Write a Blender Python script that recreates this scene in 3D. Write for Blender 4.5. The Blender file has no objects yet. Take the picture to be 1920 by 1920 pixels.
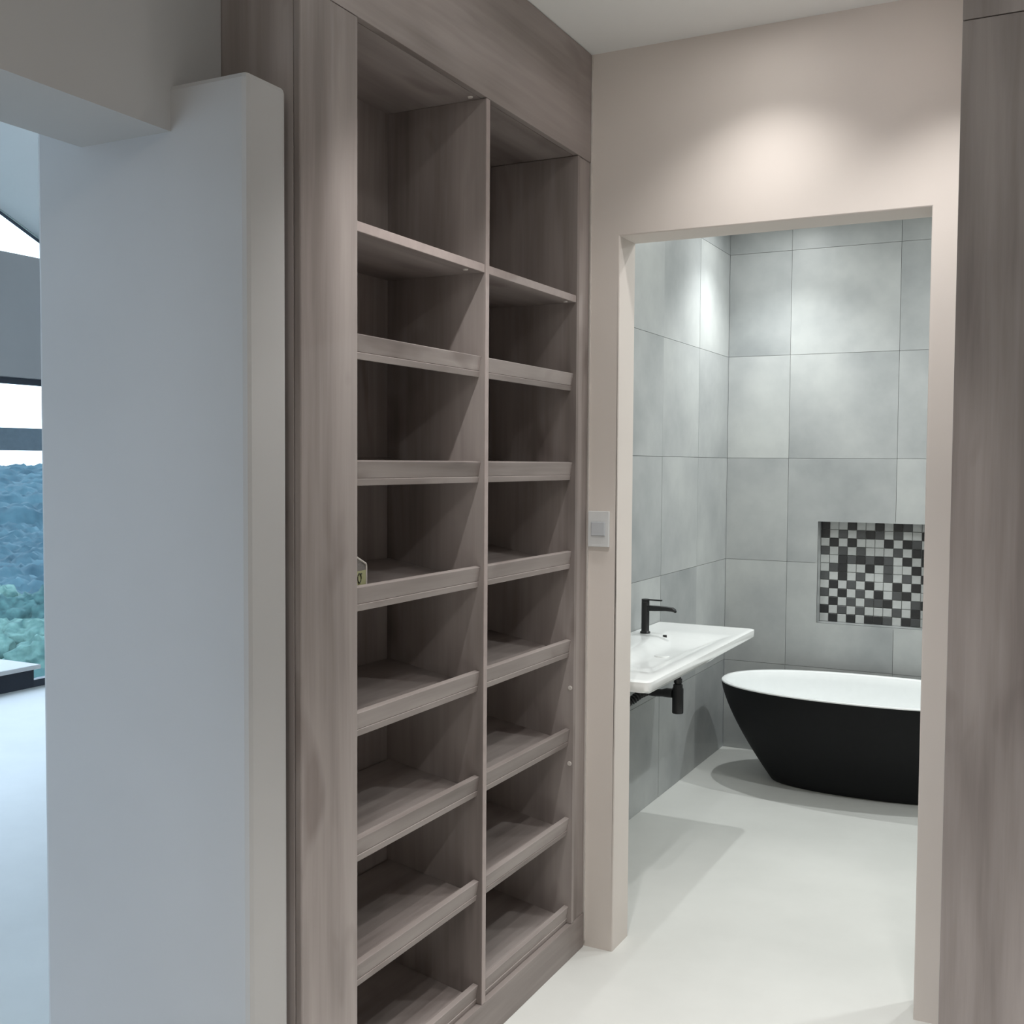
import bpy, bmesh, math, random
from mathutils import Vector, Matrix, noise

random.seed(7)
sc = bpy.context.scene
COL = sc.collection

# ---------------------------------------------------------------- camera
F_PX, YAW, PITCH, ROLL = 2055.72, 0.4742, 0.0450, 0.0065
CAM = Vector((1.4099, 0.0, 1.6))
cam_data = bpy.data.cameras.new('camera')
cam = bpy.data.objects.new('camera', cam_data); COL.objects.link(cam)
fw = Vector((-math.sin(YAW) * math.cos(PITCH), math.cos(YAW) * math.cos(PITCH), -math.sin(PITCH)))
rt = Vector((math.cos(YAW), math.sin(YAW), 0.0)); up = rt.cross(fw)
r2 = math.cos(ROLL) * rt + math.sin(ROLL) * up
u2 = -math.sin(ROLL) * rt + math.cos(ROLL) * up
M4 = Matrix(((r2.x, u2.x, -fw.x, CAM.x), (r2.y, u2.y, -fw.y, CAM.y), (r2.z, u2.z, -fw.z, CAM.z), (0, 0, 0, 1)))
cam.matrix_world = M4
cam_data.sensor_width = 36.0
cam_data.lens = F_PX / 1920.0 * 36.0
cam_data.clip_start = 0.05; cam_data.clip_end = 3000
sc.camera = cam

# ---------------------------------------------------------------- sky and exposure
world = bpy.data.worlds.new('overcast_sky'); sc.world = world
world.use_nodes = True
bg = world.node_tree.nodes['Background']
bg.inputs[0].default_value = (0.68, 0.82, 1.0, 1)
bg.inputs[1].default_value = 2.6
vs = sc.view_settings
vs.view_transform = 'Standard'; vs.look = 'None'; vs.gamma = 1.0; vs.use_curve_mapping = False
vs.exposure = 0.83

# ---------------------------------------------------------------- recessed lamps of the rooms and added fill lamps (x, y, beam watts, half cone deg, blend, wide watts, colour)
CEIL = 2.905
WARM = (1.0, 0.975, 0.955); COOL = (0.97, 1.0, 0.99)
LAMPS = [
    ('bath_corner', 0.03, 5.57, 27, 57, 0.85, 2.3, COOL),
    ('bath_middle', 0.60, 4.30, 0, 60, 1.0, 2.2, COOL),
    ('bath_fill_far', 1.60, 5.30, 0, 46, 0.8, 13, COOL),  # unseen fill lamp, added to brighten the tiles
    ('bath_fill_near', 1.60, 4.05, 0, 46, 0.8, 9, COOL),  # added fill from the hidden right side, lifts the bathroom walls
    ('dress_end', 0.58, 2.99, 14, 56, 1.0, 0.35, WARM),
    ('dress_corner', 1.12, 2.95, 20, 50, 1.0, 0, WARM),
    ('dress_shelf', 0.42, 2.22, 29, 43, 0.6, 0.5, WARM),
    ('dress_fill', 0.80, 2.25, 40, 27, 0.7, 0, WARM),  # added narrow beam, floor bounce lifts ceiling and lower shelves
    ('fill_a', 1.15, 1.25, 110, 37, 0.8, 0.8, WARM),  # added beam onto the floor, bounce for ceiling and low wood
    ('fill_b', 1.25, -0.10, 60, 42, 0.8, 0, WARM),  # unseen floor beam, added for more bounce
    ('fill_c', 1.50, -1.20, 0, 60, 1.0, 13, WARM),  # added wide fill behind the camera for rails and pier
]

# ================================================================ helpers
def new_obj(name, mesh, mat=None, parent=None, kind=None, label=None, cat=None, group=None):
    o = bpy.data.objects.new(name, mesh); COL.objects.link(o)
    if mat is not None and mesh is not None and not mesh.materials:
        mesh.materials.append(mat)
    if parent is not None: o.parent = parent
    tag(o, kind, label, cat, group)
    return o

def tag(o, kind=None, label=None, cat=None, group=None):
    if kind: o['kind'] = kind
    if label: o['label'] = label
    if cat: o['category'] = cat
    if group: o['group'] = group
    return o

def empty(name, loc=(0, 0, 0), **kw):
    o = bpy.data.objects.new(name, None); COL.objects.link(o); o.location = loc
    o.empty_display_size = 0.05
    return tag(o, **kw)

def bm_mesh(bm, name, smooth=False, angle=None):
    bmesh.ops.recalc_face_normals(bm, faces=bm.faces[:])
    me = bpy.data.meshes.new(name); bm.to_mesh(me); bm.free()
    if smooth:
        for p in me.polygons: p.use_smooth = True
        if angle is not None:
            try: me.set_sharp_from_angle(angle=angle)
            except Exception: pass
    return me

def bm_box(bm, x0, x1, y0, y1, z0, z1):
    vs_ = [bm.verts.new((x, y, z)) for z in (z0, z1) for y in (y0, y1) for x in (x0, x1)]
    for f in ((0, 2, 3, 1), (4, 5, 7, 6), (0, 1, 5, 4), (2, 6, 7, 3), (0, 4, 6, 2), (1, 3, 7, 5)):
        bm.faces.new([vs_[i] for i in f])
    return vs_

def box_mesh(x0, x1, y0, y1, z0, z1, bev=0.0, seg=2, name='box'):
    bm = bmesh.new(); bm_box(bm, x0, x1, y0, y1, z0, z1)
    if bev > 0:
        bmesh.ops.bevel(bm, geom=bm.edges[:], offset=bev, segments=seg, affect='EDGES', profile=0.5)
    return bm_mesh(bm, name)

def box(name, x0, x1, y0, y1, z0, z1, mat, parent=None, bev=0.0, **kw):
    me = box_mesh(x0, x1, y0, y1, z0, z1, bev, name=name)
    if parent is not None:
        me.transform(Matrix.Translation(-parent_world(parent)))
    return new_obj(name, me, mat, parent, **kw)

def parent_world(o):
    v = Vector(o.location)
    while o.parent: o = o.parent; v += Vector(o.location)
    return v

def bm_cyl(bm, p0, p1, r0, r1=None, n=20, cap=True):
    if r1 is None: r1 = r0
    p0 = Vector(p0); p1 = Vector(p1); d = (p1 - p0).normalized()
    a = Vector((0, 0, 1)) if abs(d.z) < 0.9 else Vector((1, 0, 0))
    e1 = d.cross(a).normalized(); e2 = d.cross(e1)
    A = []; B = []
    for i in range(n):
        t = 2 * math.pi * i / n; w = e1 * math.cos(t) + e2 * math.sin(t)
        A.append(bm.verts.new(p0 + w * r0)); B.append(bm.verts.new(p1 + w * r1))
    for i in range(n):
        j = (i + 1) % n; bm.faces.new((A[i], A[j], B[j], B[i]))
    if cap:
        bm.faces.new(A[::-1]); bm.faces.new(B)

def bm_lathe(bm, c, prof, n=28):
    """profile of (r, z) round the vertical axis through c"""
    rings = []
    for r, z in prof:
        if r < 1e-6: rings.append([bm.verts.new((c[0], c[1], c[2] + z))])
        else: rings.append([bm.verts.new((c[0] + r * math.cos(2 * math.pi * i / n), c[1] + r * math.sin(2 * math.pi * i / n), c[2] + z)) for i in range(n)])
    for a, b in zip(rings, rings[1:]):
        for i in range(n):
            j = (i + 1) % n
            if len(a) == 1 and len(b) == 1: continue
            if len(a) == 1: bm.faces.new((a[0], b[i], b[j]))
            elif len(b) == 1: bm.faces.new((a[i], a[j], b[0]))
            else: bm.faces.new((a[i], a[j], b[j], b[i]))

def bm_tube(bm, pts, r, n=12, radii=None):
    pts = [Vector(p) for p in pts]; rings = []
    for k, p in enumerate(pts):
        d = (pts[min(k + 1, len(pts) - 1)] - pts[max(k - 1, 0)]).normalized()
        a = Vector((0, 0, 1)) if abs(d.z) < 0.95 else Vector((0, 1, 0))
        e1 = d.cross(a).normalized(); e2 = d.cross(e1)
        rr = radii[k] if radii else r
        rings.append([bm.verts.new(p + (e1 * math.cos(2 * math.pi * i / n) + e2 * math.sin(2 * math.pi * i / n)) * rr) for i in range(n)])
    for a, b in zip(rings, rings[1:]):
        for i in range(n):
            j = (i + 1) % n; bm.faces.new((a[i], a[j], b[j], b[i]))
    bm.faces.new(rings[0][::-1]); bm.faces.new(rings[-1])

# ================================================================ materials
def srgb(r, g, b):
    f = lambda c: (c / 255 / 12.92) if c / 255 <= 0.04045 else ((c / 255 + 0.055) / 1.055) ** 2.4
    return (f(r), f(g), f(b), 1.0)

def mat_base(name, rough=0.5, color=(0.5, 0.5, 0.5, 1), metal=0.0, spec=0.5):
    m = bpy.data.materials.new(name); m.use_nodes = True
    b = m.node_tree.nodes['Principled BSDF']
    b.inputs['Base Color'].default_value = color
    b.inputs['Roughness'].default_value = rough
    b.inputs['Metallic'].default_value = metal
    b.inputs['Specular IOR Level'].default_value = spec
    return m, m.node_tree.nodes, m.node_tree.links, b

def ramp(nodes, stops):
    r = nodes.new('ShaderNodeValToRGB'); e = r.color_ramp.elements
    while len(e) < len(stops): e.new(0.5)
    for el, (p, c) in zip(e, stops): el.position = p; el.color = c
    return r

def plaster(name, c, var=0.04, rough=0.7, bump=0.05, spec=0.3):
    m, n, l, b = mat_base(name, rough, c, spec=spec)
    tc = n.new('ShaderNodeTexCoord')
    n1 = n.new('ShaderNodeTexNoise'); n1.inputs['Scale'].default_value = 1.7; n1.inputs['Detail'].default_value = 4
    l.new(tc.outputs['Object'], n1.inputs['Vector'])
    lo = tuple(v * (1 - var) for v in c[:3]) + (1,); hi = tuple(min(1, v * (1 + var)) for v in c[:3]) + (1,)
    r = ramp(n, [(0.3, lo), (0.7, hi)]); l.new(n1.outputs['Fac'], r.inputs['Fac']); l.new(r.outputs['Color'], b.inputs['Base Color'])
    if bump:
        n2 = n.new('ShaderNodeTexNoise'); n2.inputs['Scale'].default_value = 90
        l.new(tc.outputs['Object'], n2.inputs['Vector'])
        bp = n.new('ShaderNodeBump'); bp.inputs['Strength'].default_value = bump; bp.inputs['Distance'].default_value = 0.002
        l.new(n2.outputs['Fac'], bp.inputs['Height']); l.new(bp.outputs['Normal'], b.inputs['Normal'])
    return m

def wood(name, axis, c_dark, c_mid, c_light, rough=0.45):
    """grey-brown oak laminate, grain running along axis"""
    m, n, l, b = mat_base(name, rough, c_mid, spec=0.35)
    tc = n.new('ShaderNodeTexCoord'); oi = n.new('ShaderNodeObjectInfo')
    off = n.new('ShaderNodeVectorMath'); off.operation = 'SCALE'; off.inputs[0].default_value = (7.3, 5.1, 3.7)
    l.new(oi.outputs['Random'], off.inputs['Scale'])
    ad = n.new('ShaderNodeVectorMath'); ad.operation = 'ADD'
    l.new(tc.outputs['Object'], ad.inputs[0]); l.new(off.outputs[0], ad.inputs[1])
    def stretched(s_across, s_along, detail, rgh=0.55):
        mp = n.new('ShaderNodeMapping'); s = [s_across] * 3; s['XYZ'.index(axis)] = s_along
        mp.inputs['Scale'].default_value = s; l.new(ad.outputs[0], mp.inputs['Vector'])
        t = n.new('ShaderNodeTexNoise'); t.inputs['Scale'].default_value = 1.0; t.inputs['Detail'].default_value = detail
        t.inputs['Roughness'].default_value = rgh; t.inputs['Distortion'].default_value = 0.35
        l.new(mp.outputs[0], t.inputs['Vector']); return t
    broad = stretched(9, 0.75, 3); fine = stretched(55, 2.2, 5, 0.65); patch = stretched(3.2, 1.1, 2)
    mx = n.new('ShaderNodeMix'); mx.data_type = 'FLOAT'; mx.inputs[0].default_value = 0.25
    l.new(broad.outputs['Fac'], mx.inputs[2]); l.new(fine.outputs['Fac'], mx.inputs[3])
    mx2 = n.new('ShaderNodeMix'); mx2.data_type = 'FLOAT'; mx2.inputs[0].default_value = 0.35
    l.new(mx.outputs[0], mx2.inputs[2]); l.new(patch.outputs['Fac'], mx2.inputs[3])
    r = ramp(n, [(0.36, c_dark), (0.5, c_mid), (0.64, c_light)])
    l.new(mx2.outputs[0], r.inputs['Fac'])
    knot = stretched(7.5, 3.0, 2); kr = ramp(n, [(0.60, (1, 1, 1, 1)), (0.74, (0.70, 0.67, 0.66, 1))]); l.new(knot.outputs['Fac'], kr.inputs['Fac'])
    mk = n.new('ShaderNodeMix'); mk.data_type = 'RGBA'; mk.blend_type = 'MULTIPLY'; mk.inputs[0].default_value = 1.0
    l.new(r.outputs['Color'], mk.inputs[6]); l.new(kr.outputs['Color'], mk.inputs[7]); l.new(mk.outputs[2], b.inputs['Base Color'])
    bp = n.new('ShaderNodeBump'); bp.inputs['Strength'].default_value = 0.08; bp.inputs['Distance'].default_value = 0.001
    l.new(fine.outputs['Fac'], bp.inputs['Height']); l.new(bp.outputs['Normal'], b.inputs['Normal'])
    return m

def mottled(name, stops, scale=2.2, rough=0.4, spec=0.4, rand=0.0, bump=0.0):
    m, n, l, b = mat_base(name, rough, stops[0][1], spec=spec)
    tc = n.new('ShaderNodeTexCoord'); vec = tc.outputs['Object']
    oi = n.new('ShaderNodeObjectInfo')
    if rand:
        off = n.new('ShaderNodeVectorMath'); off.operation = 'SCALE'; off.inputs[0].default_value = (9.0, 11.0, 13.0)
        l.new(oi.outputs['Random'], off.inputs['Scale'])
        ad = n.new('ShaderNodeVectorMath'); ad.operation = 'ADD'
        l.new(vec, ad.inputs[0]); l.new(off.outputs[0], ad.inputs[1]); vec = ad.outputs[0]
    t = n.new('ShaderNodeTexNoise'); t.inputs['Scale'].default_value = scale; t.inputs['Detail'].default_value = 5
    t.inputs['Roughness'].default_value = 0.6; l.new(vec, t.inputs['Vector'])
    r = ramp(n, stops)
    if rand:
        mm = n.new('ShaderNodeMath'); mm.operation = 'MULTIPLY_ADD'; mm.inputs[1].default_value = rand; mm.inputs[2].default_value = -rand / 2
        l.new(oi.outputs['Random'], mm.inputs[0])
        a2 = n.new('ShaderNodeMath'); a2.operation = 'ADD'; l.new(t.outputs['Fac'], a2.inputs[0]); l.new(mm.outputs[0], a2.inputs[1])
        l.new(a2.outputs[0], r.inputs['Fac'])
    else: l.new(t.outputs['Fac'], r.inputs['Fac'])
    l.new(r.outputs['Color'], b.inputs['Base Color'])
    if bump:
        bp = n.new('ShaderNodeBump'); bp.inputs['Strength'].default_value = bump; bp.inputs['Distance'].default_value = 0.003
        l.new(t.outputs['Fac'], bp.inputs['Height']); l.new(bp.outputs['Normal'], b.inputs['Normal'])
    return m

def speck(name, c, rough=0.4, spec=0.5, var=0.06, scale=30, metal=0.0):
    m, n, l, b = mat_base(name, rough, c, metal, spec)
    tc = n.new('ShaderNodeTexCoord'); t = n.new('ShaderNodeTexNoise'); t.inputs['Scale'].default_value = scale
    l.new(tc.outputs['Object'], t.inputs['Vector'])
    r = ramp(n, [(0.3, tuple(v * (1 - var) for v in c[:3]) + (1,)), (0.7, tuple(min(1, v * (1 + var)) for v in c[:3]) + (1,))])
    l.new(t.outputs['Fac'], r.inputs['Fac']); l.new(r.outputs['Color'], b.inputs['Base Color'])
    return m

M = {}
M['paint'] = plaster('greige_wall_paint', srgb(222, 214, 207))
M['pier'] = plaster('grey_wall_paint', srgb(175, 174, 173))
M['ceiling'] = plaster('white_ceiling_paint', srgb(236, 237, 235), var=0.02)
WD, WM, WL = srgb(122, 113, 109), srgb(150, 141, 137), srgb(170, 161, 157)
M['wood_z'] = wood('oak_laminate_upright', 'Z', WD, WM, WL)
M['wood_y'] = wood('oak_laminate_level', 'Y', WD, WM, WL)
M['wood_x'] = wood('oak_laminate_across', 'X', WD, WM, WL)
M['edge'] = speck('oak_lit_edge', srgb(166, 154, 150), 0.45, 0.3)  # front edges paler than the boards, their lit look put into the colour
M['floor'] = mottled('pale_screed_floor', [(0.3, srgb(210, 211, 207)), (0.7, srgb(222, 223, 219))], 1.3, 0.38, 0.35)
M['tile'] = mottled('grey_concrete_tile', [(0.22, srgb(146, 150, 151)), (0.5, srgb(170, 173, 173)), (0.78, srgb(190, 193, 191))], 2.1, 0.42, 0.4, rand=0.22)
M['grout'] = plaster('grey_grout', srgb(140, 143, 143), bump=0.2)
M['mos_l'] = speck('pale_grey_glass_tile', srgb(190, 193, 192), 0.25)
M['mos_d'] = speck('charcoal_glass_tile', srgb(50, 51, 52), 0.25)
M['mos_g'] = speck('dark_grey_glass_tile', srgb(84, 86, 87), 0.25)
M['mosgrout'] = plaster('pale_mosaic_grout', srgb(150, 152, 150))
M['porcelain'] = speck('white_glazed_ceramic', srgb(249, 251, 250), 0.12, 0.5, 0.01)
M['acrylic'] = speck('white_satin_acrylic', srgb(245, 248, 248), 0.3, 0.4, 0.01)
M['black'] = speck('matt_black_shell', srgb(18, 19, 21), 0.55, 0.22, 0.1)
M['blackmetal'] = speck('matt_black_brass', srgb(26, 27, 29), 0.4, 0.5, 0.1)
M['dark'] = speck('dark_hole', srgb(30, 30, 30), 0.6)
M['plastic'] = speck('white_switch_plastic', srgb(222, 224, 224), 0.3, 0.5, 0.02)
M['rocker'] = speck('grey_white_rocker_plastic', srgb(196, 200, 204), 0.3, 0.5, 0.02)
M['caulk'] = speck('pale_sealant', srgb(216, 210, 204), 0.6)
M['cap'] = speck('pale_screw_cap', srgb(205, 198, 192), 0.4)
M['sticker'] = speck('pale_yellow_sticker', srgb(158, 158, 118), 0.6)
M['ink'] = speck('dark_olive_ink', srgb(56, 58, 34), 0.6)
M['frame'] = speck('dark_blue_grey_aluminium', srgb(44, 52, 64), 0.45, 0.5)
M['transom'] = speck('slate_aluminium', srgb(118, 136, 148), 0.45, 0.5)
M['tabletop'] = speck('white_table_top', srgb(244, 244, 244), 0.35, 0.4, 0.01)
M['tabledge'] = speck('dark_navy_table_edge', srgb(32, 40, 54), 0.5)
M['lamp_body'] = speck('white_lamp_ring', srgb(230, 230, 228), 0.4)

def clear_mat(name, tint, gloss=0.12):
    m = bpy.data.materials.new(name); m.use_nodes = True; n = m.node_tree.nodes; l = m.node_tree.links
    n.remove(n['Principled BSDF']); out = n['Material Output']
    tr = n.new('ShaderNodeBsdfTransparent'); tr.inputs[0].default_value = tint
    gl = n.new('ShaderNodeBsdfGlossy'); gl.inputs['Roughness'].default_value = 0.02
    fr = n.new('ShaderNodeFresnel'); fr.inputs[0].default_value = 1.3
    mx = n.new('ShaderNodeMixShader'); l.new(fr.outputs[0], mx.inputs[0]); l.new(tr.outputs[0], mx.inputs[1]); l.new(gl.outputs[0], mx.inputs[2])
    l.new(mx.outputs[0], out.inputs['Surface']); return m
M['glass'] = clear_mat('window_glass', (0.95, 0.98, 0.99, 1))
M['clearplastic'] = clear_mat('cloudy_clear_plastic', (0.80, 0.80, 0.80, 1))
_n = M['clearplastic'].node_tree.nodes; _l = M['clearplastic'].node_tree.links
_d = _n.new('ShaderNodeBsdfDiffuse'); _d.inputs[0].default_value = srgb(170, 164, 160)
_m = _n.new('ShaderNodeMixShader'); _m.inputs[0].default_value = 0.38
_prev = _n['Material Output'].inputs['Surface'].links[0].from_socket
_l.new(_prev, _m.inputs[1]); _l.new(_d.outputs[0], _m.inputs[2]); _l.new(_m.outputs[0], _n['Material Output'].inputs['Surface'])

def foliage(name, a, b_, scale):
    return mottled(name, [(0.3, a), (0.7, b_)], scale, 0.8, 0.1, rand=0.1)
M['leaf'] = foliage('teal_green_leaves', srgb(32, 58, 60), srgb(68, 98, 96), 1.2)
M['leaf2'] = foliage('pale_green_leaves', srgb(48, 76, 74), srgb(92, 120, 112), 1.2)
M['canopy'] = foliage('haze_blue_canopy', srgb(30, 54, 64), srgb(60, 86, 94), 0.12)  # bluer than the near leaves, distance haze put into the colour
M['bark'] = speck('grey_bark', srgb(70, 62, 54), 0.8)
M['bulb'] = None
mb, nb, lb, bb = mat_base('lit_lamp_lens', 0.4, (1, 1, 1, 1)); bb.inputs['Emission Color'].default_value = (1, 0.97, 0.93, 1); bb.inputs['Emission Strength'].default_value = 6.0; M['bulb'] = mb

# ================================================================ the setting
E0, E1 = 3.2906, 3.432          # end wall with the bathroom doorway
DL, DR, DH = 0.100, 1.034, 2.3226
BX, BY = -0.330, 6.030          # tiled faces of bathroom
SOF = 2.252                     # lintel soffit towards the bright room
XL, XLb = -0.205, -0.455        # wall between dressing room and bright room
PY0, PY1 = 1.652, 1.772         # pier
CABY = 1.800                    # cabinet side
S = dict(kind='structure')

def multi_box(name, boxes, mat, parent=None, bev=0.0, **kw):
    bm = bmesh.new()
    for b in boxes: bm_box(bm, *b)
    return new_obj(name, bm_mesh(bm, name), mat, parent, **kw)

floor = box('floor', -5.2, 3.2, -2.6, 7.2, -0.12, 0.0, M['floor'], label='pale grey seamless screed floor running through all rooms', **S)
ceiling = box('ceiling', XLb, 3.2, -2.6, 6.3, CEIL, CEIL + 0.15, M['ceiling'], label='flat white painted ceiling above the cabinet', **S)

def door_wall():
    bm = bmesh.new()
    # one watertight frame-shaped slab: left strip, right strip, head
    x0, x1 = BX, 3.2
    xs = [x0, DL, DR, x1]; zs = [0, DH, CEIL]
    def pt(i, k, y): return (xs[i], y, zs[k])
    cells = [(0, 0), (0, 1), (1, 1), (2, 1), (2, 0)]
    V = {}
    def v(i, k, y):
        key = (i, k, y)
        if key not in V: V[key] = bm.verts.new(pt(i, k, y))
        return V[key]
    for (i, k) in cells:
        for y in (E0, E1): bm.faces.new([v(i, k, y), v(i + 1, k, y), v(i + 1, k + 1, y), v(i, k + 1, y)])
        for (a, b, di, dk) in (((i, k), (i + 1, k), 0, -1), ((i, k + 1), (i + 1, k + 1), 0, 1), ((i, k), (i, k + 1), -1, 0), ((i + 1, k), (i + 1, k + 1), 1, 0)):
            if (i + di, k + dk) not in cells:
                bm.faces.new([v(*a, E0), v(*b, E0), v(*b, E1), v(*a, E1)])
    ed = [e for e in bm.edges if all(abs(q.co.x - DL) < 1e-5 or abs(q.co.x - DR) < 1e-5 for q in e.verts) and all(q.co.z <= DH + 1e-5 for q in e.verts)
          and abs(e.verts[0].co.y - e.verts[1].co.y) < 1e-6 and not (abs(e.verts[0].co.z) < 1e-6 and abs(e.verts[1].co.z) < 1e-6)]
    bmesh.ops.bevel(bm, geom=ed, offset=0.004, segments=2, affect='EDGES', profile=0.5)
    return bm_mesh(bm, 'wall_end')
new_obj('wall_end', door_wall(), M['paint'], label='warm grey plaster wall pierced by the open bathroom doorway', **S)

# wall between dressing room and bright room, with wide opening; lintel over it
OY0 = 0.25
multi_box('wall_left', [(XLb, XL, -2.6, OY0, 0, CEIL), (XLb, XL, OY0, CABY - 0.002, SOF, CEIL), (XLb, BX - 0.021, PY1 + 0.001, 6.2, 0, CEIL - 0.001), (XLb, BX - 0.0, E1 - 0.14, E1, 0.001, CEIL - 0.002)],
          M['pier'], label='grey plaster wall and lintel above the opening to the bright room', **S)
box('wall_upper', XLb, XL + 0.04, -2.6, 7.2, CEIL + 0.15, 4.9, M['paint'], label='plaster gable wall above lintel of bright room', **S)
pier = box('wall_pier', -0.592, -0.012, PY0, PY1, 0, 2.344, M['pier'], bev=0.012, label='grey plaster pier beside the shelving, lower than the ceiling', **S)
box('wall_right', 3.2, 3.35, -2.6, 6.3, 0, CEIL, M['paint'], label='plaster wall on right side', **S)
box('wall_rear', XLb, 3.2, -2.75, -2.6, 0, CEIL, M['paint'], label='plaster wall behind viewer', **S)

# ---------------------------------------------------------------- tiled bathroom walls: every tile its own piece
ROWS = [0.0, 0.497, 1.068, 1.634, 2.196, 2.760, CEIL]
COLS_B = [BX, 0.013, 0.578, 1.143, 1.708, 2.2]
COLS_L = [BY, 5.500, 4.945, 4.385, 3.825, E1 + 0.002]
NX0, NX1, NZ0, NZ1 = 0.178, 0.748, 0.742, 1.293
NDEP = 0.085
JG = 0.0018

def poly_tile(cells_u, cells_v, hole, to3):
    """slab tile over [u0,u1]x[v0,v1] minus rectangle hole, extruded from 0 to depth by to3(u, v, d)"""
    (u0, u1), (v0, v1) = cells_u, cells_v
    us = sorted({u0, u1} | {h for h in (hole[0], hole[1]) if u0 < h < u1}) if hole else [u0, u1]
    vs_ = sorted({v0, v1} | {h for h in (hole[2], hole[3]) if v0 < h < v1}) if hole else [v0, v1]
    present = {}
    for i in range(len(us) - 1):
        for k in range(len(vs_) - 1):
            cu, cv = (us[i] + us[i + 1]) / 2, (vs_[k] + vs_[k + 1]) / 2
            present[(i, k)] = not (hole and hole[0] < cu < hole[1] and hole[2] < cv < hole[3])
    bm = bmesh.new(); V = {}
    def v(i, k, d):
        key = (i, k, d)
        if key not in V: V[key] = bm.verts.new(to3(us[i], vs_[k], d))
        return V[key]
    for (i, k), ok in present.items():
        if not ok: continue
        for d in (0, 1): bm.faces.new([v(i, k, d), v(i + 1, k, d), v(i + 1, k + 1, d), v(i, k + 1, d)])
        for (a, b, n_) in (((i, k), (i + 1, k), (i, k - 1)), ((i, k + 1), (i + 1, k + 1), (i, k + 1)), ((i, k), (i, k + 1), (i - 1, k)), ((i + 1, k), (i + 1, k + 1), (i + 1, k))):
            if not present.get(n_, False): bm.faces.new([v(*a, 0), v(*b, 0), v(*b, 1), v(*a, 1)])
    return bm_mesh(bm, 'tile')

TH = 0.010
wb = multi_box('wall_back', [(BX, NX0 - 0.012, BY + TH, BY + 0.16, 0, CEIL), (NX1 + 0.012, 2.2, BY + TH, BY + 0.16, 0, CEIL),
                             (NX0 - 0.012, NX1 + 0.012, BY + TH, BY + 0.16, 0, NZ0 - 0.012), (NX0 - 0.012, NX1 + 0.012, BY + TH, BY + 0.16, NZ1 + 0.012, CEIL),
                             (NX0 - 0.012, NX1 + 0.012, BY + 0.11, BY + 0.16, NZ0 - 0.012, NZ1 + 0.012)], M['grout'], label='bathroom back wall of large grey concrete-look tiles', **S)
for i in range(len(COLS_B) - 1):
    for k in range(len(ROWS) - 1):
        u = (COLS_B[i] + JG / 2, COLS_B[i + 1] - JG / 2); v_ = (ROWS[k] + JG / 2, ROWS[k + 1] - JG / 2)
        hole = (NX0, NX1, NZ0, NZ1) if (u[0] < NX1 and u[1] > NX0 and v_[0] < NZ1 and v_[1] > NZ0) else None
        dy = random.uniform(0, 0.0012)
        new_obj('tile', poly_tile(u, v_, hole, lambda a, b, d, dy=dy: (a, BY + dy + (TH if d else 0), b)), M['tile'], wb)

# niche lined with the same tile, back covered in mosaic
niche = multi_box('niche', [(NX0 - 0.012, NX0, BY + 0.001, BY + 0.11, NZ0 - 0.012, NZ1 + 0.012), (NX1, NX1 + 0.012, BY + 0.001, BY + 0.11, NZ0 - 0.012, NZ1 + 0.012),
                            (NX0, NX1, BY + 0.001, BY + 0.11, NZ0 - 0.012, NZ0), (NX0, NX1, BY + 0.001, BY + 0.11, NZ1, NZ1 + 0.012)], M['tile'], wb)
niche['label'] = 'square recess lined with grey tile'
new_obj('grout_panel', box_mesh(NX0, NX1, BY + NDEP + 0.003, BY + 0.11, NZ0, NZ1), M['mosgrout'], niche)
PAT = ["DLLDLLDLDGLL", "DLGLGDGLGLLD", "LDLDLLLDLDGL", "GLGLGLLLGLDD", "LLDGDGDGLDLD", "LGDLLDLGLLDL",
       "GLDLGLLGLGLD", "LDLGLDLLDLDL", "GLDLGLDLGDLL", "LDLGLGGDLLGD", "DLGLGLLLGLDL", "LDLDLDDGLDGL"]
pw, ph = (NX1 - NX0) / 12, (NZ1 - NZ0) / 12
mos_mesh = {}
for key, mk in (('L', 'mos_l'), ('D', 'mos_d'), ('G', 'mos_g')):
    me = box_mesh(-pw / 2 + 0.0014, pw / 2 - 0.0014, -0.004, 0.004, -ph / 2 + 0.0014, ph / 2 - 0.0014, bev=0.0012, seg=1, name='mosaic_tile')
    me.materials.append(M[mk]); mos_mesh[key] = me
for r in range(12):
    for c in range(12):
        o = new_obj('mosaic_tile', mos_mesh[PAT[r][c]], None, niche)
        o.location = (NX0 + (c + 0.5) * pw, BY + NDEP + random.uniform(-0.0005, 0.0005), NZ1 - (r + 0.5) * ph)

ws = box('wall_side', BX - 0.02, BX - TH, E1, BY + TH, 0, CEIL - 0.001, M['grout'], label='bathroom side wall of large grey tiles behind the basin', **S)
for i in range(len(COLS_L) - 1):
    for k in range(len(ROWS) - 1):
        u = (COLS_L[i + 1] + JG / 2, COLS_L[i] - JG / 2); v_ = (ROWS[k] + JG / 2, ROWS[k + 1] - JG / 2)
        dx = random.uniform(0, 0.0012)
        new_obj('tile', poly_tile(u, v_, None, lambda a, b, d, dx=dx: (BX - dx - (TH if d else 0), a, b)), M['tile'], ws)
box('wall_far', 2.2, 2.3, E1, BY + 0.16, 0, CEIL, M['tile'], label='grey tiled wall at right side of bathroom', **S)

# pale sealant bead in the corner of cabinet and wall
box('trim_1', 0.0, 0.0035, E0 - 0.0045, E0 - 0.0005, 0.02, CEIL - 0.01, M['caulk'], label='thin pale sealant bead where shelving meets wall', **S)

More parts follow.
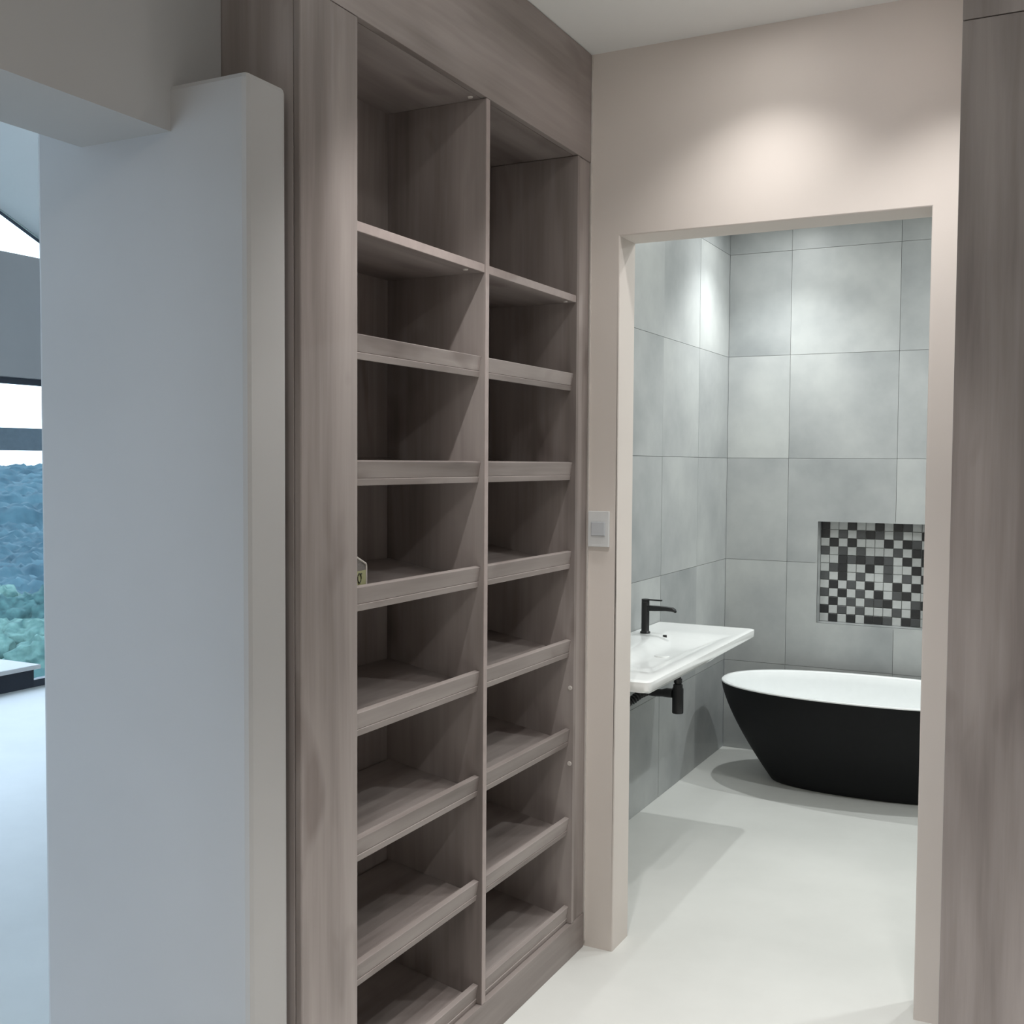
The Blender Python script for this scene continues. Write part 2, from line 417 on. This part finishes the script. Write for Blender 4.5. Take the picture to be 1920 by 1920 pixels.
# ================================================================ shoe cabinet
cab = empty('shoe_cabinet', (0, CABY, 0), label='tall built-in shoe cabinet of grey-brown wood with slanted railed shelves', cat='cabinet')
CL, CD0, CD1, CR0, CR1 = 2.000, 2.585, 2.605, 3.186, 3.203
OT, OB = 2.563, 0.112
BK = -0.312
def cp(name, x0, x1, y0, y1, z0, z1, mat, bev=0.0012, par=None, **kw):
    return box(name, x0, x1, y0, y1, z0, z1, M[mat], par or cab, bev, **kw)
cp('stile', -0.018, 0.0, CABY, CL, 0, OT, 'wood_z', 0.003)
cp('stile', -0.018, -0.004, CR1, E0 - 0.0055, OB, OT, 'wood_z', 0.001)
cp('fascia', -0.018, 0.0, CABY, E0 - 0.0055, OT + 0.001, CEIL - 0.002, 'wood_y', 0.001)
cp('kick_panel', -0.018, 0.0, CL, E0 - 0.0055, 0, OB, 'wood_y', 0.0015)
cp('end_panel', BK - 0.016, -0.0185, CABY, CABY + 0.018, 0, CEIL - 0.002, 'wood_z', 0.001)
cp('back_panel', BK - 0.014, BK, CABY + 0.02, E0 - 0.006, 0, CEIL - 0.002, 'wood_z', 0)
cp('carcass_side', BK, -0.019, CL - 0.017, CL, 0, OT - 0.001, 'wood_z', 0)
cp('carcass_side', BK, 0.0, CR0, CR1 - 0.0005, OB + 0.001, OT - 0.001, 'wood_z', 0.001)
cp('top_panel', BK, -0.0185, CL, CR0, OT, OT + 0.018, 'wood_y', 0)
cp('bottom_panel', BK, -0.0185, CL, CR0, OB - 0.018, OB, 'wood_y', 0)
div = cp('divider', BK, -0.002, CD0, CD1, OB + 0.0005, OT - 0.0005, 'wood_z', 0.001)
cp('edge_strip', -0.002, 0.0, CD0, CD1, OB + 0.0005, OT - 0.0005, 'edge', 0.0006, div)
for (y0, y1) in ((CL + 0.0005, CD0 - 0.0005), (CD1 + 0.0005, CR0 - 0.0005)):
    sh = cp('shelf', BK, -0.006, y0, y1, 2.105, 2.127, 'wood_y', 0.001)
    cp('edge_strip', -0.006, -0.003, y0, y1, 2.105, 2.127, 'edge', 0.0008, sh)

# slanted shelf: board + front rail, meshes shared by all fourteen
TA = math.radians(10.0); CT, ST = math.cos(TA), math.sin(TA)
def slant(s, t):        # s back along the board, t up across it
    return (-0.017 - s * CT + t * ST, -0.0394 + s * ST + t * CT)
def slant_box(s0, s1, t0, t1, y0, y1, bev, name):
    bm = bmesh.new(); vs_ = []
    for t in (t0, t1):
        for y in (y0, y1):
            for s in (s0, s1):
                x, z = slant(s, t); vs_.append(bm.verts.new((x, y, z)))
    for f in ((0, 2, 3, 1), (4, 5, 7, 6), (0, 1, 5, 4), (2, 6, 7, 3), (0, 4, 6, 2), (1, 3, 7, 5)): bm.faces.new([vs_[i] for i in f])
    bmesh.ops.bevel(bm, geom=bm.edges[:], offset=bev, segments=2, affect='EDGES', profile=0.5)
    return bm_mesh(bm, name)
WID = CD0 - CL - 0.002
board_me = slant_box(-0.001, 0.292, -0.016, 0.0, 0, WID, 0.0012, 'slanted_shelf'); board_me.materials.append(M['wood_y'])
rail_me = slant_box(0.001, 0.017, 0.0003, 0.040, 0, WID, 0.0014, 'rail'); rail_me.materials.append(M['wood_y'])
RZ = [1.883, 1.601, 1.318, 1.034, 0.746, 0.457, 0.167]
for y0 in (CL + 0.001, CD1 + 0.001):
    for z in RZ:
        b_ = new_obj('slanted_shelf', board_me, None, cab); b_.location = (0, y0 - CABY, z)
        r_ = new_obj('rail', rail_me, None, b_)
# small pale fixing caps seen under the fixed shelves and on the end side
def cap(loc, axis):
    bm = bmesh.new(); v = Vector(loc); d = {'z': Vector((0, 0, -0.003)), 'y': Vector((0, -0.003, 0))}[axis]
    bm_cyl(bm, v, v + d, 0.0075, 0.006, 14)
    me = bm_mesh(bm, 'screw_cap'); me.transform(Matrix.Translation((0, -CABY, 0)))
    o = new_obj('screw_cap', me, M['cap'], cab); o['label'] = 'small pale round cap'
cap((-0.036, 2.560, OT), 'z'); cap((-0.024, 2.518, 2.105), 'z'); cap((-0.024, 3.150, 2.105), 'z')
cap((-0.012, CR0, 0.880), 'y'); cap((-0.012, CR0, 0.635), 'y')

# ================================================================ wardrobe at the right edge
WX, WY = 1.1665, 2.600
wr = empty('wardrobe', (WX, WY, 0), label='grey-brown wood wardrobe side panel at the right of the doorway', cat='wardrobe')
def wp(name, *a, mat='wood_z', bev=0.0015): return box(name, *a, M[mat], wr, bev)
wp('side_panel', WX, 1.95, WY, WY + 0.018, 0, OT)
wp('header_panel', WX, 1.95, WY, WY + 0.018, OT + 0.002, CEIL - 0.002)
wp('body', WX + 0.025, 1.95, WY + 0.019, E0 - 0.001, 0.08, CEIL - 0.003, bev=0)
wp('plinth', WX + 0.05, 1.9, WY + 0.02, E0 - 0.001, 0, 0.08, bev=0)
wp('door', WX + 0.003, WX + 0.024, WY + 0.021, (WY + E0) / 2 - 0.001, 0.085, OT)
wp('door', WX + 0.003, WX + 0.024, (WY + E0) / 2 + 0.001, E0 - 0.003, 0.085, OT)

# ================================================================ light switch
sx0, sx1, sz0, sz1 = 0.0045, 0.0775, 1.329, 1.445
sw = empty('light_switch', ((sx0 + sx1) / 2, E0, (sz0 + sz1) / 2), label='white rectangular light switch on the wall beside the shoe cabinet', cat='switch')
box('plate', sx0, sx1, E0 - 0.011, E0 - 0.0005, sz0, sz1, M['plastic'], sw, 0.002)
box('rocker', sx0 + 0.012, sx1 - 0.012, E0 - 0.0165, E0 - 0.0112, sz0 + 0.036, sz1 - 0.034, M['rocker'], sw, 0.003)

# ================================================================ small plastic box with sticker on a shelf
zs = 1.318 - 0.0394
pk = empty('plastic_box', (-0.055, 2.062, zs + 0.0095), label='small cloudy plastic box with yellow sticker on left column shelf', cat='box')
pk.rotation_euler = (0, 0, math.radians(8))
def pkmesh(fn, name, mat, par=pk):
    bm = bmesh.new(); fn(bm); return new_obj(name, bm_mesh(bm, name), M[mat], par)
def shell(bm):
    vs_ = bm_box(bm, -0.014, 0.014, -0.034, 0.034, 0.0, 0.076)
    vs_[5].co.z += 0.026; vs_[4].co.z += 0.026
    bmesh.ops.bevel(bm, geom=bm.edges[:], offset=0.003, segments=2, affect='EDGES', profile=0.5)
pkmesh(shell, 'container', 'clearplastic')
def rimf(bm):
    bm_tube(bm, [(0.0145, -0.034, 0.1025), (0.0145, 0.032, 0.0765), (0.0145, 0.0345, 0.072), (0.0145, 0.0345, 0.004)], 0.0022, 8)
pkmesh(rimf, 'edge_bead', 'cap')
def stick(bm): bm_box(bm, 0.0142, 0.0150, -0.031, 0.031, 0.028, 0.062)
st = pkmesh(stick, 'sticker', 'sticker'); st['label'] = 'pale yellow printed sticker'
def ring(bm):
    n = 20; prev = None
    cy, cz = -0.002, 0.046
    pts = []
    for i in range(n + 1):
        a = math.radians(360 * i / n)
        pts.append((0.0154, cy + 0.0085 * math.cos(a), cz + 0.0105 * math.sin(a)))
    bm_tube(bm, pts, 0.0017, 6)
    bm_tube(bm, [(0.0154, cy + 0.006, cz + 0.006), (0.0154, cy + 0.011, cz + 0.010)], 0.0018, 6)
pkmesh(ring, 'print_mark', 'ink', st)

# ================================================================ bathtub
bt = empty('bathtub', (0.515, 5.56, 0), label='freestanding oval bathtub, matt black outside and white inside', cat='bathtub')
NB = 72
def ring_pts(a, b, z, n=2.25):
    out = []
    for i in range(NB):
        t = 2 * math.pi * i / NB; c, s = math.cos(t), math.sin(t)
        out.append((a * math.copysign(abs(c) ** (2 / n), c), b * math.copysign(abs(s) ** (2 / n), s), z))
    return out
def loft(rings, close_first=False, close_last=False):
    bm = bmesh.new(); R = [[bm.verts.new(p) for p in r] for r in rings]
    for a, b in zip(R, R[1:]):
        for i in range(NB):
            j = (i + 1) % NB; bm.faces.new((a[i], a[j], b[j], b[i]))
    if close_first: bm.faces.new(R[0][::-1])
    if close_last: bm.faces.new(R[-1])
    return bm
A0, B0, A1, B1, HB = 0.455, 0.185, 0.708, 0.385, 0.500
def prof(t):
    s = 1 - (1 - t) ** 1.38
    return A0 + (A1 - A0) * s, B0 + (B1 - B0) * s
outer = [ring_pts(A0 - 0.03, B0 - 0.03, 0.0)] + [ring_pts(A0 - 0.008, B0 - 0.008, 0.002)]
for i in range(0, 15):
    t = i / 14; a, b = prof(t); outer.append(ring_pts(a, b, 0.01 + t * (HB - 0.020)))
outer.append(ring_pts(A1 - 0.004, B1 - 0.004, HB - 0.0095))
new_obj('outer_shell', bm_mesh(loft(outer, True, False), 'outer_shell', True, math.radians(50)), M['black'], bt)
inner = [ring_pts(A1 - 0.004, B1 - 0.004, HB - 0.0094), ring_pts(A1 - 0.0005, B1 - 0.0005, HB - 0.008), ring_pts(A1, B1, HB - 0.003), ring_pts(A1 - 0.003, B1 - 0.003, HB),
         ring_pts(A1 - 0.020, B1 - 0.020, HB), ring_pts(A1 - 0.026, B1 - 0.026, HB - 0.006)]
for i in range(1, 13):
    t = i / 12; s = 1 - (1 - (1 - t)) ** 1.9
    inner.append(ring_pts(0.36 + (A1 - 0.03 - 0.36) * s, 0.14 + (B1 - 0.03 - 0.14) * s, 0.09 + (HB - 0.1 - 0.09) * (1 - t) ** 1.15 + 0.09 * (1 - t)))
new_obj('inner_shell', bm_mesh(loft(inner, False, True), 'inner_shell', True, math.radians(60)), M['acrylic'], bt)['label'] = 'white inner shell and rim'
bm = bmesh.new(); bm_lathe(bm, (0.0, 0, 0.0905), [(0.0, 0.004), (0.028, 0.004), (0.032, 0.0)], 24)
new_obj('drain', bm_mesh(bm, 'drain'), M['blackmetal'], bt)

# ================================================================ wash basin
bx0, bx1, by0, by1, bz = BX + 0.002, 0.128, 3.535, 4.945, 0.850
bs = empty('wash_basin', (bx0, (by0 + by1) / 2, bz), label='long white wall-hung washbasin with thin rim on tiled wall', cat='basin')
def sstep(t): t = max(0.0, min(1.0, t)); return t * t * (3 - 2 * t)
def basin_mesh():
    nx, ny = 46, 92; bm = bmesh.new(); top = []
    gx0, gx1, gy0, gy1 = -0.205, 0.098, 3.66, 4.70
    for j in range(ny + 1):
        row = []
        for i in range(nx + 1):
            x = bx0 + (bx1 - bx0) * i / nx; y = by0 + (by1 - by0) * j / ny
            d = min((x - gx0) / 0.13, (gx1 - x) / 0.12, (y - gy0) / 0.30, (gy1 - y) / 0.34)
            z = bz - 0.030 * sstep(d)
            edge = min(bx1 - x, y - by0, by1 - y)
            z -= 0.004 * (1 - sstep(edge / 0.014))
            # rounded plan corners
            for (cx, cy, sy) in ((bx1 - 0.025, by0 + 0.025, -1), (bx1 - 0.025, by1 - 0.025, 1)):
                if x > cx and (y - cy) * sy > 0:
                    v = Vector((x - cx, (y - cy) * sy)); m_ = max(v.x, v.y); L = v.length
                    if L > 1e-6: v = v * (m_ / L)
                    x, y = cx + v.x, cy + v.y * sy
            row.append(bm.verts.new((x, y, z)))
        top.append(row)
    for j in range(ny):
        for i in range(nx): bm.faces.new((top[j][i], top[j][i + 1], top[j + 1][i + 1], top[j + 1][i]))
    border = [top[0][i] for i in range(nx + 1)] + [top[j][nx] for j in range(1, ny + 1)] + [top[ny][i] for i in range(nx - 1, -1, -1)] + [top[j][0] for j in range(ny - 1, 0, -1)]
    cxm, cym = (bx0 + bx1) / 2, (by0 + by1) / 2
    prev = border
    for dz, sh in ((0.014, 0.0), (0.033, 0.0), (0.042, 0.010)):
        cur = []
        for v in border:
            x, y = v.co.x, v.co.y
            if sh:
                if x > bx0 + 0.02: x -= sh * min(1, (x - bx0) / 0.3) if x > bx1 - 0.03 else 0
                y += sh if y < by0 + 0.03 else (-sh if y > by1 - 0.03 else 0)
            cur.append(bm.verts.new((x, y, bz - dz)))
        for i in range(len(border)):
            j = (i + 1) % len(border); bm.faces.new((prev[i], prev[j], cur[j], cur[i]))
        prev = cur
    bm.faces.new(prev[::-1])
    me = bm_mesh(bm, 'basin_slab', True, math.radians(55)); me.transform(Matrix.Translation(-Vector(bs.location))); return me
new_obj('basin_slab', basin_mesh(), M['porcelain'], bs)
bm = bmesh.new(); vv = bm_box(bm, -0.20, 0.085, 3.70, 4.66, bz - 0.100, bz - 0.0425)
for v in vv[:4]: v.co.x += 0.05 if v.co.x < 0 else -0.05; v.co.y += 0.1 if v.co.y < 4.2 else -0.1
bmesh.ops.bevel(bm, geom=bm.edges[:], offset=0.012, segments=3, affect='EDGES', profile=0.5)
me = bm_mesh(bm, 'bowl_underside', True, math.radians(50)); me.transform(Matrix.Translation(-Vector(bs.location)))
new_obj('bowl_underside', me, M['porcelain'], bs)
bm = bmesh.new(); bm_lathe(bm, (-0.168, 4.545, bz - 0.0070), [(0.0, 0.0085), (0.0085, 0.008), (0.0095, -0.004), (0.0, -0.004)], 20)
me = bm_mesh(bm, 'overflow_hole'); me.transform(Matrix.Translation(-Vector(bs.location)))
new_obj('overflow_hole', me, M['dark'], bs)['label'] = 'dark round overflow hole'
bm = bmesh.new(); bm_lathe(bm, (-0.06, 4.2, bz - 0.0296), [(0.0, 0.004), (0.028, 0.004), (0.032, 0.0)], 24)
me = bm_mesh(bm, 'drain'); me.transform(Matrix.Translation(-Vector(bs.location))); new_obj('drain', me, M['porcelain'], bs)

# tap
tx, ty = -0.2655, 4.563
tp = empty('basin_tap', (tx, ty, bz), label='slim matt black mixer tap standing on the white washbasin', cat='tap')
bm = bmesh.new(); bm_lathe(bm, (0, 0, 0.001), [(0.0, 0), (0.0225, 0), (0.0225, 0.006), (0.019, 0.008), (0.0175, 0.010), (0.0175, 0.136), (0.0165, 0.138), (0.0, 0.138)], 28)
new_obj('body', bm_mesh(bm, 'body', True, math.radians(40)), M['blackmetal'], tp)
bm = bmesh.new()
sp = [(0.012, 0.112, 0.012), (0.05, 0.113, 0.0105), (0.095, 0.114, 0.0095), (0.125, 0.1125, 0.0085), (0.136, 0.108, 0.0065), (0.139, 0.104, 0.005)]
R = []
for x, z, hh in sp:
    w = 0.0135
    R.append([bm.verts.new((x, -w, z - hh)), bm.verts.new((x, w, z - hh)), bm.verts.new((x, w, z + hh)), bm.verts.new((x, -w, z + hh))])
for a, b in zip(R, R[1:]):
    for i in range(4): bm.faces.new((a[i], a[(i + 1) % 4], b[(i + 1) % 4], b[i]))
bm.faces.new(R[0][::-1]); bm.faces.new(R[-1])
bmesh.ops.bevel(bm, geom=[e for e in bm.edges if abs(e.verts[0].co.x - e.verts[1].co.x) > 0.002], offset=0.004, segments=2, affect='EDGES', profile=0.5)
new_obj('spout', bm_mesh(bm, 'spout'), M['blackmetal'], tp)
bm = bmesh.new(); bm_cyl(bm, (0, 0, 0.1395), (0, 0, 0.152), 0.0175, 0.0172, 28)
lv = new_obj('lever', bm_mesh(bm, 'lever', True, math.radians(40)), M['blackmetal'], tp)
lm_ = box_mesh(0.010, 0.076, -0.0075, 0.0075, 0.1465, 0.1520, 0.0015, name='lever_blade')
new_obj('lever_blade', lm_, M['blackmetal'], lv)

# bottle trap under the basin
qx, qy = -0.100, 4.530
tr = empty('bottle_trap', (qx, qy, 0.55), label='matt black bottle trap hanging below the white washbasin', cat='trap')
def trp(fn, name, smooth=True):
    bm = bmesh.new(); fn(bm); return new_obj(name, bm_mesh(bm, name, smooth, math.radians(40)), M['blackmetal'], tr)
trp(lambda b: bm_lathe(b, (0, 0, 0), [(0, -0.032), (0.0235, -0.032), (0.0245, -0.028), (0.0245, 0.075), (0.021, 0.080), (0.021, 0.092), (0.0155, 0.097), (0.0, 0.097)], 28), 'bottle')
trp(lambda b: bm_cyl(b, (0, 0, 0.0975), (0, 0, 0.193), 0.0135, n=24), 'tail_pipe')
trp(lambda b: (bm_lathe(b, (0, 0, 0), [(0.0136, 0.100), (0.0185, 0.100), (0.0185, 0.118), (0.0136, 0.118)], 12)), 'slip_nut', False)
trp(lambda b: bm_tube(b, [(-0.024, 0, 0.052), (-0.05, 0, 0.052), (-0.07, 0, 0.049), (-0.11, 0, 0.046), (-0.14, 0, 0.049)], 0.015, 16, radii=[0.0205, 0.0205, 0.0165, 0.0165, 0.0165]), 'waste_arm')
hp = []; hr = []
for i in range(57):
    t = i / 56
    P = Vector((-0.1405, 0, 0.049)).lerp(Vector((-0.222, -0.06, -0.004)), t) + Vector((0, -0.06 * math.sin(math.pi * t), 0.004 * math.sin(9 * t)))
    hp.append(P); hr.append(0.0165 + 0.0032 * (1 if (i // 2) % 2 else -1))
trp(lambda b: bm_tube(b, hp, 0.016, 14, radii=hr), 'corrugated_hose', False)
trp(lambda b: bm_cyl(b, (-0.2275, -0.06, -0.004), (-0.2215, -0.06, -0.004), 0.032, n=24), 'wall_flange')

# ================================================================ recessed ceiling lamps, added fill ones among them (fixture and its light together)
LAMP_LABEL = {'bath_corner': 'round recessed downlight over the left end of the bathtub', 'bath_middle': 'round recessed downlight in middle of the bathroom ceiling',
              'bath_fill_far': 'added fill downlight over the right end of bathtub', 'bath_fill_near': 'added fill downlight at right side of bathroom near the doorway',
              'dress_end': 'round recessed downlight close above the bathroom doorway wall', 'dress_corner': 'round recessed downlight between doorway wall and wardrobe',
              'dress_shelf': 'round recessed downlight in front of shoe cabinet', 'dress_fill': 'added fill downlight between shoe cabinet and wardrobe', 'fill_a': 'added fill downlight in front of the wardrobe side',
              'fill_b': 'added fill downlight beside opening to bright room', 'fill_c': 'added fill downlight behind the viewer'}
for k, (nm, lx, ly, watts, half, blend, wide, colr) in enumerate(LAMPS):
    root = empty('ceiling_downlight', (lx, ly, CEIL), group='recessed ceiling downlights', cat='lamp', label=LAMP_LABEL[nm])
    bm = bmesh.new(); bm_lathe(bm, (0, 0, -0.0005), [(0.047, 0.0), (0.047, -0.004), (0.036, -0.006), (0.034, 0.0)], 28)
    new_obj('trim_ring', bm_mesh(bm, 'trim_ring', True, math.radians(40)), M['lamp_body'], root)
    bm = bmesh.new(); bm_lathe(bm, (0, 0, -0.0008), [(0.0335, 0.0), (0.0335, -0.0015), (0.0, -0.0015)], 28)
    new_obj('lens', bm_mesh(bm, 'lens'), M['bulb'], root)
    if watts:
        ld = bpy.data.lights.new('downlight_beam', 'SPOT'); ld.energy = watts; ld.color = colr
        ld.spot_size = math.radians(2 * half); ld.spot_blend = blend; ld.shadow_soft_size = 0.022
        lo = bpy.data.objects.new('downlight_beam', ld); COL.objects.link(lo); lo.parent = root; lo.location = (0, 0, -0.012)
    if wide:
        ld = bpy.data.lights.new('downlight_wide', 'AREA'); ld.shape = 'DISK'; ld.size = 0.066; ld.energy = wide; ld.color = colr
        lo = bpy.data.objects.new('downlight_wide', ld); COL.objects.link(lo); lo.parent = root; lo.location = (0, 0, -0.0075)

# ================================================================ the bright room beyond the pier
GX = -5.0
RID_Y, RID_Z, SL = 2.0, 4.69, 0.443
def roofz(y): return RID_Z - abs(y - RID_Y) * SL
bm = bmesh.new()
ys = [-2.6, RID_Y, 7.2]
for (ya, yb) in ((ys[0], ys[1]), (ys[1], ys[2])):
    P = [(x, y, roofz(y) + dz) for dz in (0, 0.15) for y in (ya, yb) for x in (GX - 0.2, XLb)]
    vs_ = [bm.verts.new(p) for p in P]
    for f in ((0, 2, 3, 1), (4, 5, 7, 6), (0, 1, 5, 4), (2, 6, 7, 3), (0, 4, 6, 2), (1, 3, 7, 5)): bm.faces.new([vs_[i] for i in f])
new_obj('ceiling', bm_mesh(bm, 'ceiling'), M['ceiling'], label='pitched white ceiling of the bright room', **S)
box('wall_gable', GX - 0.2, GX, -2.6, 7.2, 2.16, 2.99, M['pier'], label='plaster band between the tall windows and gable window', **S)
box('wall_north', GX - 0.2, XLb, 7.2, 7.35, 0, 3.2, M['paint'], label='plaster wall at far side of bright room', **S)
# front wall of the bright room with a broad glazed opening
multi_box('wall_south', [(GX - 0.2, GX + 0.5, -2.75, -2.6, 0, 3.2), (XLb - 0.6, XLb, -2.75, -2.6, 0, 3.2), (GX + 0.5, XLb - 0.6, -2.75, -2.6, 2.16, 3.2)], M['paint'], label='plaster wall around garden doors of bright room', **S)

def window(name, y0, y1, label):
    w = empty(name, (GX - 0.1, (y0 + y1) / 2, 0), label=label, **S)
    def wb_(n_, a0, a1, b0, b1, mat, d=0.03): return box(n_, GX - 0.1 - d, GX - 0.1 + d, a0, a1, b0, b1, M[mat], w)
    wb_('head_rail', y0, y1, 2.118, 2.16, 'frame'); wb_('sill_rail', y0, y1, 0.0, 0.05, 'frame')
    wb_('stile', y0, y0 + 0.045, 0.05, 2.118, 'frame'); wb_('stile', y1 - 0.045, y1, 0.05, 2.118, 'frame')
    wb_('transom', y0 + 0.045, y1 - 0.045, 1.662, 1.816, 'transom', 0.05)
    wb_('pane', y0 + 0.045, y1 - 0.045, 0.05, 1.662, 'glass', 0.004); wb_('pane', y0 + 0.045, y1 - 0.045, 1.816, 2.118, 'glass', 0.004)
yy = [-2.6, -0.95, 0.7, 2.35, 4.0, 5.7, 7.2]
for i in range(6): window('window_%d' % (i + 1), yy[i], yy[i + 1], 'full-height dark framed window of the bright room' + (' seen past the pier' if i == 4 else ''))
# gable window under the roof slope
gw = empty('window_7', (GX - 0.1, RID_Y, 2.99), label='triangular gable window under the pitched ceiling', **S)
yA, yB = RID_Y - (RID_Z - 2.99) / SL, RID_Y + (RID_Z - 2.99) / SL
bm = bmesh.new()
tri = [(yA, 2.99), (yB, 2.99), (RID_Y, RID_Z)]
va = [bm.verts.new((GX - 0.164, y, z)) for y, z in tri]; vb = [bm.verts.new((GX - 0.156, y, z)) for y, z in tri]
bm.faces.new(va); bm.faces.new(vb[::-1])
for i in range(3): j = (i + 1) % 3; bm.faces.new((va[i], vb[i], vb[j], va[j]))
me = bm_mesh(bm, 'pane'); me.transform(Matrix.Translation(-Vector(gw.location))); new_obj('pane', me, M['glass'], gw)
for s_ in (1, -1):
    bm = bmesh.new(); yE = RID_Y + s_ * (RID_Z - 2.99) / SL
    P0 = Vector((GX - 0.185, RID_Y, RID_Z - 0.008)); P1 = Vector((GX - 0.185, yE, 2.982))
    bm_tube(bm, [P0, P1], 0.013, 4)
    me = bm_mesh(bm, 'frame_bar'); me.transform(Matrix.Translation(-Vector(gw.location))); new_obj('frame_bar', me, M['frame'], gw)
bm = bmesh.new(); bm_box(bm, GX - 0.13, GX - 0.07, yA, yB, 2.99, 3.005); me = bm_mesh(bm, 'frame_bar'); me.transform(Matrix.Translation(-Vector(gw.location))); new_obj('frame_bar', me, M['frame'], gw)

# table in the bright room: white top, dark edge
tb = empty('dining_table', (-3.05, 2.3, 0), label='white topped table with thick dark edge by the windows', cat='table')
def tbp(n_, x0, x1, y0, y1, z0, z1, mat, bev=0.002):
    return box(n_, x0, x1, y0, y1, z0, z1, M[mat], tb, bev)
tbp('table_top', -3.35, -2.395, 1.40, 3.135, 0.732, 0.750, 'tabletop', 0.004)
tbp('apron', -3.33, -2.415, 1.42, 3.115, 0.655, 0.7315, 'tabledge')
for x in (-3.30, -2.52):
    for y in (1.45, 2.2): tbp('leg', x, x + 0.07, y, y + 0.07, 0, 0.6545, 'tabledge')

# ================================================================ outdoors: wooded hills below the house
def hill_z(d):
    P = [(9, -4), (30, -12), (80, -17), (150, -21), (300, -21), (600, -7.5), (900, -14)]
    for (a, za), (b, zb) in zip(P, P[1:]):
        if d <= b: t = max(0, (d - a) / (b - a)); return za + (zb - za) * t
    return P[-1][1]
def sector(n_d, n_a, d0, d1, a0, a1, disp):
    bm = bmesh.new(); G = []
    for i in range(n_d + 1):
        d = d0 * (d1 / d0) ** (i / n_d); row = []
        for j in range(n_a + 1):
            a = math.radians(a0 + (a1 - a0) * j / n_a)
            x, y = CAM.x - d * math.sin(a), d * math.cos(a)
            row.append(bm.verts.new((x, y, hill_z(d) + disp(x, y, d))))
        G.append(row)
    for i in range(n_d):
        for j in range(n_a): bm.faces.new((G[i][j], G[i][j + 1], G[i + 1][j + 1], G[i + 1][j]))
    return bm
new_obj('ground', bm_mesh(sector(30, 40, 9.5, 900, -10, 150, lambda x, y, d: -2.0 if d < 40 else -6.0), 'ground', True), M['leaf'], label='sloping hillside below the house', **S)
def crownbump(x, y, d):
    s = 5.0 if d < 350 else 9.0
    c = noise.cell_vector(Vector((x / s, y / s, 0)))
    best = 9
    bx_, by_ = math.floor(x / s), math.floor(y / s)
    for ix in (-1, 0, 1):
        for iy in (-1, 0, 1):
            h1 = noise.noise(Vector(((bx_ + ix) * 3.17 + 0.4, (by_ + iy) * 2.71 + 0.7, 1.3))); h2 = noise.noise(Vector(((bx_ + ix) * 1.93 + 0.2, (by_ + iy) * 4.13 + 0.1, 7.9)))
            px, py = (bx_ + ix + 0.5 + 0.45 * h1) * s, (by_ + iy + 0.5 + 0.45 * h2) * s
            q = ((x - px) ** 2 + (y - py) ** 2) / (s * s) + 0.35 * h1
            best = min(best, q)
    return -2.0 + 0.9 * s * (1 - best) + 0.9 * noise.fractal(Vector((x * 0.9, y * 0.9, 0)), 0.8, 2.1, 3)
cano = new_obj('forest_canopy', bm_mesh(sector(230, 150, 132, 700, 38, 64, crownbump), 'forest_canopy', True), M['canopy'], kind='stuff', label='forest covering the far hills, haze blue put into its colour', cat='forest')

def tree_mesh(seed, rad, hgt):
    rnd = random.Random(seed); bm = bmesh.new()
    for i in range(9):
        a = rnd.uniform(0, 6.28); rr = rnd.uniform(0, rad * 0.6); z = hgt * rnd.uniform(0.5, 0.95); r = rad * rnd.uniform(0.35, 0.6)
        mm = Matrix.Translation((rr * math.cos(a), rr * math.sin(a), z)) @ Matrix.Diagonal((r, r, r * 0.8, 1))
        res = bmesh.ops.create_icosphere(bm, subdivisions=4, radius=1.0, matrix=mm)
        for v in res['verts']:
            nrm = (v.co - mm.translation).normalized()
            v.co += nrm * (0.28 * r * noise.fractal(v.co * (2.6 / r) + Vector((seed, 0, i)), 0.7, 2.2, 4))
    return bm_mesh(bm, 'crown', True)
TR = [(58, 51.6, 4.2, 7.5, 'leaf', 'dark teal tree crown low in the window view just above table'), (72, 50.7, 4.4, 9.0, 'leaf2', 'pale green tree crown at the pier edge in the window view'),
      (88, 52.2, 5.0, 9.5, 'leaf2', 'light green broad tree at left edge of the window view'), (104, 51.2, 5.0, 9.5, 'leaf', 'dark green tree halfway up the window view'),
      (116, 52.1, 5.0, 10.0, 'leaf2', 'small green tree below the hazy hills')]
for k, (d, ang, rad, hgt, mk, lab) in enumerate(TR):
    a = math.radians(ang); x, y = CAM.x - d * math.sin(a), d * math.cos(a)
    t = empty('hillside_tree', (x, y, hill_z(d) - 3.0), label=lab, cat='tree', group='trees on the hillside')
    new_obj('crown', tree_mesh(k * 11 + 3, rad, hgt), M[mk], t)
    bm = bmesh.new(); bm_cyl(bm, (0, 0, -2.5), (0, 0, hgt * 0.7), 0.35, 0.18, 10); new_obj('trunk', bm_mesh(bm, 'trunk'), M['bark'], t)
